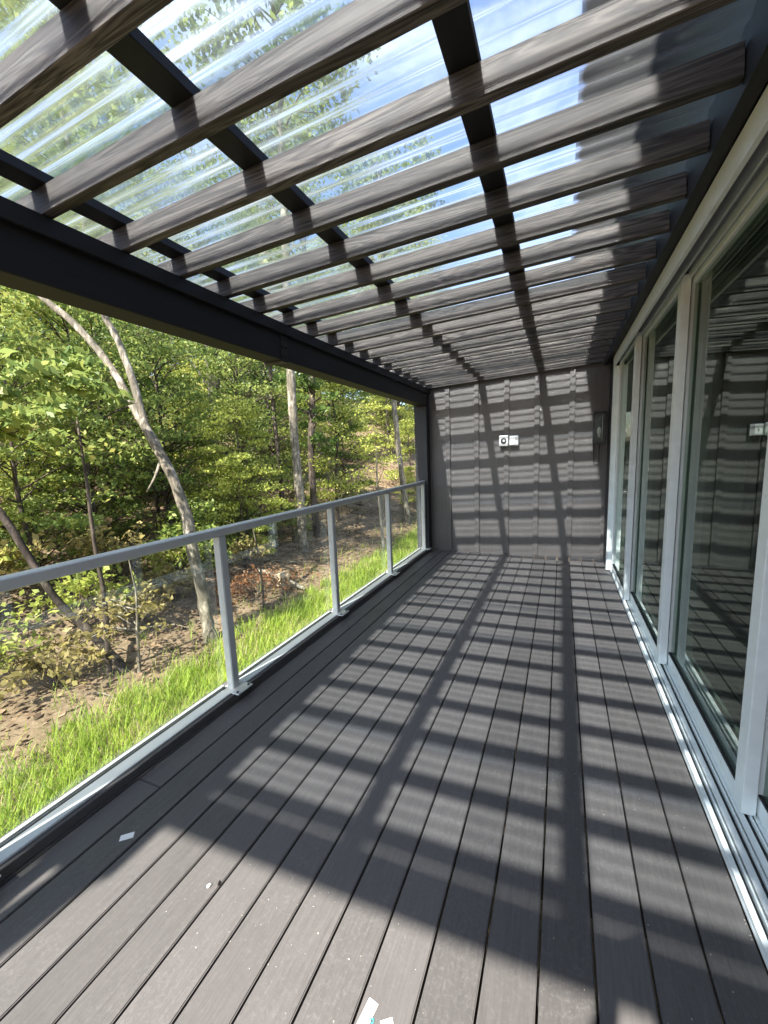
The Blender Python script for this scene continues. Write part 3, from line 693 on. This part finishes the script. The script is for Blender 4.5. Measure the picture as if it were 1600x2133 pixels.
straight('twin_tree', [(-13.64, 12.53, 0.9), (-13.64, 12.53, 2.61), (-13.55, 12.57, 4.12), (-13.59, 12.55, 5.59), (-13.53, 12.58, 7.03), (-13.5, 12.6, 13)],
         [0.20, 0.18, 0.15, 0.11, 0.10, 0.03], m_bark_pale, 'pale multi-stemmed tree high on the slope with a bare side branch', ((-13.5, 12.6, 12.0), (2.8, 2.8, 2.6), 40, 110), 209,
         limbs=[([(-13.55, 12.57, 4.12), (-13.95, 12.4, 4.97), (-14.34, 12.24, 5.53)], [0.085, 0.065, 0.04]), ([(-13.55, 12.58, 3.0), (-13.28, 12.68, 5.22), (-13.13, 12.75, 6.3), (-13.0, 12.8, 9.5)], [0.16, 0.15, 0.14, 0.04])])
straight('dark_leaning_tree', [(-5.47, 2.97, -1.11), (-5.85, 2.82, -0.53), (-6.16, 2.69, -0.09), (-6.5, 2.54, 0.77), (-6.81, 2.41, 1.43), (-7.1, 2.3, 2.6)],
         [0.052, 0.046, 0.042, 0.038, 0.032, 0.01], m_bark_dark, 'dark leaning trunk in the shade behind the railing glass', ((-7.0, 2.35, 2.3), (0.9, 0.9, 0.8), 16, 90), 211)
straight('pale_sapling', [(-5.3, 3.03, -1.1), (-5.26, 3.04, -0.61), (-5.22, 3.06, -0.12), (-5.235, 3.05, 0.16), (-5.25, 3.04, 0.40)], [0.022, 0.018, 0.014, 0.009, 0.002], m_bark_pale,
         'pale thin sapling with small drying leaves behind the railing glass', ((-5.35, 2.95, -0.35), (0.55, 0.55, 0.25), 12, 26), 213, m_leaf_dry, 0.07,
         limbs=[([(-5.26, 3.04, -0.55), (-5.5, 2.9, -0.5), (-5.75, 2.75, -0.62), (-5.95, 2.6, -0.8)], [0.012, 0.009, 0.006, 0.003]), ([(-5.24, 3.05, -0.3), (-5.5, 3.0, -0.25), (-5.7, 2.95, -0.35)], [0.01, 0.007, 0.003])])
straight('brown_sapling', [(-5.62, 2.87, -1.11), (-5.57, 2.89, -0.46), (-5.56, 2.9, 0.02), (-5.58, 2.89, 0.6), (-5.56, 2.89, 1.27), (-5.6, 2.9, 2.4)], [0.034, 0.03, 0.026, 0.022, 0.017, 0.005], m_bark,
         'brown sapling rising beside the dark leaning trunk', ((-5.6, 2.9, 2.2), (0.7, 0.7, 0.6), 14, 80), 215, m_leaf, 0.10)
straight('grey_sapling', [(-5.19, 5.16, -1.1), (-5.17, 5.15, -0.6), (-5.2, 5.14, -0.1), (-5.25, 5.1, 0.5)], [0.02, 0.018, 0.014, 0.005], m_bark, 'short grey sapling by the rust-coloured ferns',
         limbs=[([(-5.18, 5.15, -0.5), (-5.45, 5.2, -0.2), (-5.6, 5.3, -0.05)], [0.01, 0.007, 0.003]), ([(-5.2, 5.14, -0.25), (-5.0, 5.1, 0.05)], [0.009, 0.003])])

# stump, fallen logs, rust fern
st = obj('stump', tubes_mesh('stump', [([(0, 0, -0.2), (0, 0, 0.0), (0, 0, 0.26), (0, 0, 0.28)], [0.17, 0.14, 0.12, 0.10])], 12), None, m_stump, (-5.62, 6.25, -1.1), label='pale cut tree stump among brown leaves', cat='stump')
obj('fallen_log', tubes_mesh('fallen_log', [([(-0.9, 0.25, 0.09), (0, 0, 0.09), (0.8, -0.3, 0.06), (1.3, -0.5, 0.03)], [0.05, 0.055, 0.05, 0.03])], 10), None, m_bark_pale, (-6.3, 6.6, H(-6.3, 6.6)), label='pale fallen log lying by the stump', cat='log')
obj('fallen_branch', tubes_mesh('fallen_branch', [([(-1.6, 0.6, 0.15), (0, 0, 0.10), (1.5, -0.7, 0.02)], [0.03, 0.04, 0.035]), ([(-0.3, 0.1, 0.1), (-0.5, 0.7, 0.35)], [0.02, 0.008])], 8), None, m_bark, (-7.6, 12.6, H(-7.6, 12.6)+0.02), label='long grey branch lying across the bare far slope', cat='branch')
def dryclump(nm, x, y, s, n, mt, label, cat, seed, L=0.075, rad=0.55, hh=0.5):
    g = np.random.default_rng(seed); tb = []; P = []
    for i in range(n):
        an = g.uniform(0, 6.28); q = g.uniform(0.2, 1)*rad; e = np.array([math.cos(an)*q, math.sin(an)*q, hh*g.uniform(0.4, 1)]); m_ = e*0.5+np.array([0, 0, 0.12])
        tb.append(([np.array([0, 0, -0.05]), m_, e], [0.006, 0.004, 0.002])); t = g.random((34, 1)); P.append((1-t)*m_*1.0 + t*e + g.normal(size=(34, 3))*0.06)
    e = empty(nm, (x, y, H(x, y)), label, cat); e.scale = (s, s, s)
    obj('stem', tubes_mesh('stem', tb, 5), e, m_bark); obj('leaves', quads_mesh('leaves', leaves(np.concatenate(P), 1, L, seed)), e, mt)
dryclump('rust_fern', -5.85, 5.75, 1.0, 34, m_rust, 'rust-orange dying fern clump beyond the railing', 'fern', 61, 0.06, 1.15, 0.30)
dryclump('dry_shrub', -5.85, 2.45, 1.1, 22, m_leaf_dry, 'yellowing dry shrub at the foot of the dark leaning trunk', 'shrub', 62, 0.07, 0.6, 0.55)
dryclump('tan_shrub', -6.6, 4.6, 1.1, 22, m_leaf_dry, 'tan dry shrub up the bank behind the leaning forked tree', 'shrub', 63, 0.075, 0.6, 0.6)

for i, (x, y, s_) in enumerate([(-6.9, 3.3, 1.3), (-7.6, 4.3, 1.5), (-7.2, 5.4, 1.3), (-6.3, 3.6, 1.0), (-8.0, 6.1, 1.4), (-7.9, 2.6, 1.5), (-6.6, 2.0, 1.2), (-7.0, 6.7, 1.1)]):
    dryclump('undergrowth_shrub', x, y, s_, 20, m_leaf_dry if i % 2 else m_leaf_y, 'straggly %s shrub in the undergrowth under the forked tree' % ('tan' if i % 2 else 'lime'), 'shrub', 70+i, 0.07, 0.65, 0.7)
    col.objects[-1].parent['group'] = 'straggly shrubs under the forked tree'
# --- understory, placed by hand where the picture shows a distinct crown
U = [  # proto, x, y, scale, leaf, dz, label
    (0, -7.65, 7.55, 0.80, m_leaf_y, 'bright green understory tree before the straight pale trunk'),
    (2, -7.30, 7.05, 0.62, m_leaf_y, 'low yellow-green tree spreading tiers of leaves over the bank'),
    (1, -7.2, 11.2, 0.92, m_leaf_y, 'yellow-topped young tree to the far side of the straight trunk'),
    (0, -7.6, 12.4, 0.75, m_leaf_d, 'dark green young tree shading the far bank'),
    (2, -6.5, 15.8, 0.45, m_leaf_y, 'small lime-yellow bush by the slender trunk'),
    (2, -6.9, 17.2, 0.95, m_leaf_y, 'pale green young tree past the slender trunk'),
    (1, -9.0, 4.9, 0.95, m_leaf, 'leafy green tree filling the bank behind the forked tree'),
    (3, -10.4, 4.6, 0.90, m_leaf_y, 'tall sunlit green tree higher on the bank'),
    (0, -8.5, 3.6, 0.85, m_leaf, 'broad green sapling crown near the dark leaning trunk'),
    (3, -9.3, 6.8, 0.85, m_leaf, 'mid-green tree between the forked tree and the straight trunk'),
    (1, -10.8, 7.6, 1.05, m_leaf_d, 'deep green tree up the bank behind the forked tree'),
    (3, -10.6, 12.3, 1.0, m_leaf, 'green tree on the slope beyond the bright understory tree'),
    (2, -8.4, 2.3, 0.9, m_leaf_y, 'yellow-green sapling crown low behind the top rail'),
    (0, -8.3, 7.7, 0.42, m_leaf_y, 'knee-high bright bush under the yellow-green tiers'),
]
for i, (p, x, y, s, lf, lb) in enumerate(U):
    place(und[p], 'understory_tree', x, y, s, i*1.3, lb, 'tree', 'understory trees on the bank', m_bark, lf)

def clear_of(x, y):
    # the open, sunny ground beyond the far end of the railing, and the lane by the deck
    if x > -6.6: return False
    ang_ = math.degrees(math.atan2(-(x-CAM.x), y-CAM.y))
    dist = math.hypot(x-CAM.x, y-CAM.y)
    if ang_ < 33 and dist < 21: return False
    return True
g = np.random.default_rng(23); pts = []
def try_pts(n, x0, x1, y0, y1, dmin):
    k = 0; tries = 0
    while k < n and tries < n*60:
        tries += 1; x = g.uniform(x0, x1); y = g.uniform(y0, y1)
        if not clear_of(x, y): continue
        if all((x-a)**2+(y-b)**2 > dmin*dmin for a, b in pts): pts.append((x, y)); k += 1; yield x, y
kinds = [m_leaf, m_leaf_y, m_leaf_y, m_leaf_d]
LBL_U = {m_leaf: 'mid-green leafy young tree in the thick of the wooded bank', m_leaf_y: 'yellow-green leafy young tree in the thick of the wooded bank', m_leaf_d: 'dark green leafy young tree in the thick of the wooded bank'}
GR_U = {m_leaf: 'mid-green young trees of the bank', m_leaf_y: 'yellow-green young trees of the bank', m_leaf_d: 'dark green young trees of the bank'}
for x, y in try_pts(38, -22, -8.9, 1.5, 26, 2.2):
    lf = kinds[g.integers(4)]
    place(und[g.integers(4)], 'young_tree', x, y, g.uniform(0.75, 1.25), g.uniform(0, 6.28), LBL_U[lf], 'tree', GR_U[lf], m_bark, lf)
for x, y in try_pts(26, -34, -17, 2, 60, 3.0):
    place(und[3], 'young_tree', x, y, g.uniform(1.2, 1.8), g.uniform(0, 6.28), LBL_U[m_leaf_d], 'tree', GR_U[m_leaf_d], m_bark_dark, m_leaf_d)
pts = []
for x, y in try_pts(14, -34, -12.5, 6.5, 48, 4.2):
    lf = [m_leaf, m_leaf_y][g.integers(2)]; br = [m_bark_pale, m_bark][g.integers(2)]
    lb = ('tall forest tree with %s bark and %s crown high above the bank' % ('pale' if br is m_bark_pale else 'brown', 'mid-green' if lf is m_leaf else 'yellow-green'))
    place(can[g.integers(3)], 'forest_tree', x, y, g.uniform(0.85, 1.2), g.uniform(0, 6.28), lb, 'tree', lb.replace('tall forest tree', 'tall forest trees'), br, lf)
for i, (x, y, sc_) in enumerate([(-11.5, 27.5, 1.5), (-14.5, 33, 1.7), (-16, 39, 1.9), (-19, 46, 2.0), (-12.5, 36, 1.6), (-22, 54, 2.2), (-9.5, 31, 1.3), (-15, 50, 2.1), (-18, 62, 2.4), (-12, 44, 1.9)]):
    place(und[(i+1) % 4], 'distant_tree', x, y, sc_, i*2.1, 'hazy green tree far up the slope past the dark corner post', 'tree', 'far trees past the corner post', m_bark, [m_leaf, m_leaf_y, m_leaf_d][i % 3])
pts = []
k = 0
BG = 'low green bush growing on the leaf-strewn bank'
for x, y in try_pts(30, -15, -6.8, -2, 16, 0.9):
    place(bush[k % 3], 'bush', x, y, g.uniform(0.6, 1.2), g.uniform(0, 6.28), BG, 'bush', 'low bushes on the bank', m_bark, m_leaf if k % 3 else m_leaf); k += 1

# --- grass strip beside the deck
nB = 130000; g = np.random.default_rng(3)
x = g.uniform(-4.95, -2.65, nB); y = -1.5 + 20*g.random(nB)**1.35
edge = -4.60 + 0.12*np.sin(y*2.1) + 0.08*np.sin(y*5.3+1) + 0.05*np.sin(y*11.7) + g.normal(size=nB)*0.13
stray = (g.random(nB) < 0.10*np.exp((x+4.6)*1.2)) & (x < -4.4); x = np.where(g.random(nB) < 0.06, -4.5-1.6*g.random(nB)**2, x); stray |= (x < -4.55) & (np.sin(x*9+y*4)*np.sin(y*7-x*5) > 0.2)
keep = ((x > edge) | stray) & ~((x > -3.5) & (g.random(nB) < 0.75)); x = x[keep]; y = y[keep]; nB = len(x)
clump = 0.5+0.5*np.sin(x*7+np.sin(y*3)*2)*np.sin(y*5.5+x*3)
hgt = (0.07 + 0.18*g.random(nB)**2.0)*(0.6+0.7*clump); an = g.uniform(0, 6.28, nB); wd = g.uniform(0.002, 0.0045, nB)*(1+np.maximum(0, y)/12)
z = np.array([H(a_, b_) for a_, b_ in zip(x, y)]) - 0.005; bend = hgt*g.uniform(0.15, 0.95, nB); dx, dy = np.cos(an), np.sin(an)
base = np.stack([x, y, z], 1); side = np.stack([-dy, dx, 0*dx], 1)*wd[:, None]
mid = base + np.stack([dx*bend*0.35, dy*bend*0.35, hgt*0.6], 1); tip = base + np.stack([dx*bend, dy*bend, hgt], 1)
P = np.concatenate([np.stack([base-side, base+side, mid+side*0.8, mid-side*0.8], 1), np.stack([mid-side*0.8, mid+side*0.8, tip+side*0.12, tip-side*0.12], 1)])
# weld blade halves as islands of one blade: interleave so each blade shares its middle
V = np.stack([base-side, base+side, mid+side*0.8, mid-side*0.8, tip+side*0.1, tip-side*0.1], 1).reshape(-1, 3)
idx = np.arange(nB)[:, None]*6
Q = np.stack([idx+np.array([[0, 1, 2, 3]]), idx+np.array([[3, 2, 4, 5]])], 1).reshape(-1)
me = bpy.data.meshes.new('grass'); me.vertices.add(len(V)); me.vertices.foreach_set('co', V.reshape(-1).astype(np.float32))
me.loops.add(len(Q)); me.loops.foreach_set('vertex_index', Q.astype(np.int32)); me.polygons.add(nB*2); me.polygons.foreach_set('loop_start', np.arange(0, nB*8, 4, dtype=np.int32))
me.update(calc_edges=True); me.validate()
obj('grass', me, None, m_grass, label='bright green strip of long grass running beside the deck', cat='grass', kind='stuff')

# --- fallen leaves over the bank
nL = 34000; g = np.random.default_rng(4)
x = -4.7 - 11*g.random(nL)**1.3; y = -2 + 22*g.random(nL)
zz = np.array([H(a, b) for a, b in zip(x, y)]) + g.uniform(0.004, 0.022, nL)
thin = (x > -5.6) & (g.random(nL) < 0.55)
C = np.stack([x, y, zz], 1)[~thin]
obj('leaf_litter', quads_mesh('leaf_litter', leaves(C, 1, 0.085, 9, 2.2, 0.6)), None, m_litter, label='brown fallen leaves carpeting the bank under the trees', cat='leaves', kind='stuff')
# twigs
tb = []; g = np.random.default_rng(6)
for i in range(170):
    a = g.uniform(-11, -5.0); b = g.uniform(0.5, 15); an = g.uniform(0, 6.28); L = g.uniform(0.2, 0.8)
    e = (a+math.cos(an)*L, b+math.sin(an)*L); tb.append(([(a, b, H(a, b)+0.03), ((a+e[0])/2, (b+e[1])/2, H(a, b)+0.07), (e[0], e[1], H(*e)+0.03)], [0.008, 0.007, 0.003]))
obj('twig_debris', tubes_mesh('twig_debris', tb, 4), None, m_bark_pale, label='scattered dead twigs lying over the fallen leaves', cat='twigs', kind='stuff')

# ------------------------------------------------------------------ the photographer, whose shadow falls on the boards
def skinned(name, verts, edges, radii, root, mt, parent=None, sub=2, **k):
    me = bpy.data.meshes.new(name); me.from_pydata(verts, edges, []); o = obj(name, me, parent, mt, **k)
    md = o.modifiers.new('skin', 'SKIN'); md.use_smooth_shade = True
    for i, r in enumerate(radii):
        sv = me.skin_vertices[0].data[i]; sv.radius = (r, r) if not isinstance(r, tuple) else r; sv.use_root = (i == root)
    s = o.modifiers.new('sub', 'SUBSURF'); s.levels = sub; s.render_levels = sub
    return o
ph_c = CAM - fwd*0.035
hx, hy = -0.46, -0.36
bv = [(hx, hy-0.02, 0.95), (hx, hy-0.03, 1.12), (hx, hy-0.02, 1.33), (hx, hy+0.0, 1.45), (hx+0.005, hy+0.06, 1.56), (hx+0.01, hy+0.085, 1.64),
      (hx-0.10, hy-0.02, 0.90), (hx-0.11, hy-0.01, 0.50), (hx-0.12, hy-0.04, 0.09), (hx-0.13, hy+0.10, 0.045),
      (hx+0.10, hy-0.02, 0.90), (hx+0.11, hy-0.01, 0.50), (hx+0.12, hy-0.04, 0.09), (hx+0.14, hy+0.10, 0.045),
      (hx-0.185, hy-0.01, 1.40), (hx-0.27, hy+0.06, 1.16), (ph_c.x-0.07, ph_c.y-0.10, 1.33), (ph_c.x-0.055, ph_c.y-0.045, 1.385),
      (hx+0.185, hy-0.01, 1.40), (hx+0.22, hy+0.08, 1.17), (ph_c.x+0.09, ph_c.y-0.10, 1.32), (ph_c.x+0.06, ph_c.y-0.045, 1.375)]
be = [(0, 1), (1, 2), (2, 3), (3, 4), (4, 5), (0, 6), (6, 7), (7, 8), (8, 9), (0, 10), (10, 11), (11, 12), (12, 13), (2, 14), (14, 15), (15, 16), (16, 17), (2, 18), (18, 19), (19, 20), (20, 21)]
br_ = [(0.15, 0.11), (0.135, 0.10), (0.16, 0.11), 0.062, (0.080, 0.095), (0.078, 0.092), 0.088, 0.062, 0.045, 0.036, 0.088, 0.062, 0.045, 0.036, 0.062, 0.045, 0.032, 0.026, 0.062, 0.045, 0.032, 0.026]
person = skinned('person', bv, be, br_, 0, m_cloth, None, 2, label='person in dark clothes holding up a phone behind the viewpoint', cat='person')
hair = bmesh.new(); bmesh.ops.create_uvsphere(hair, u_segments=18, v_segments=12, radius=1)
for v in hair.verts: v.co = Vector((v.co.x*0.088, v.co.y*0.105, v.co.z*0.10 if v.co.z > 0 else v.co.z*0.07))
mh = bpy.data.meshes.new('hair'); hair.to_mesh(mh); hair.free(); obj('hair', mh, person, m_hair, (hx+0.01, hy+0.055, 1.645))
for sgn in (-1, 1):
    root = Vector((ph_c.x+sgn*0.055, ph_c.y-0.045, 1.385))
    fv = [tuple(root)]; fe = []; fr_ = [0.02]
    for j in range(4):
        b0 = root + Vector((-sgn*0.004, 0.004, 0.012*j)); n0 = len(fv)
        fv += [tuple(b0 + Vector((sgn*0.006, 0.0, 0.012))), tuple(b0 + Vector((-sgn*0.010, -0.004, 0.022))), tuple(b0 + Vector((-sgn*0.028, -0.006, 0.026)))]
        fe += [(0, n0), (n0, n0+1), (n0+1, n0+2)]; fr_ += [0.009, 0.008, 0.007]
    n0 = len(fv); fv += [tuple(root + Vector((-sgn*0.012, -0.020, 0.015))), tuple(root + Vector((-sgn*0.030, -0.022, 0.035)))]; fe += [(0, n0), (n0, n0+1)]; fr_ += [0.010, 0.008]
    skinned('hand', fv, fe, fr_, 0, m_skin, person, 1)
pm = box_mesh('phone', [(-0.037, 0.037, -0.075, 0.075, -0.004, 0.004)], 0.003, 2)
po = obj('phone', pm, None, m_dark, label='dark phone held up in the photographer\'s hands', cat='phone')
mw = cam.matrix_world.copy(); mw.translation = ph_c; po.matrix_world = mw
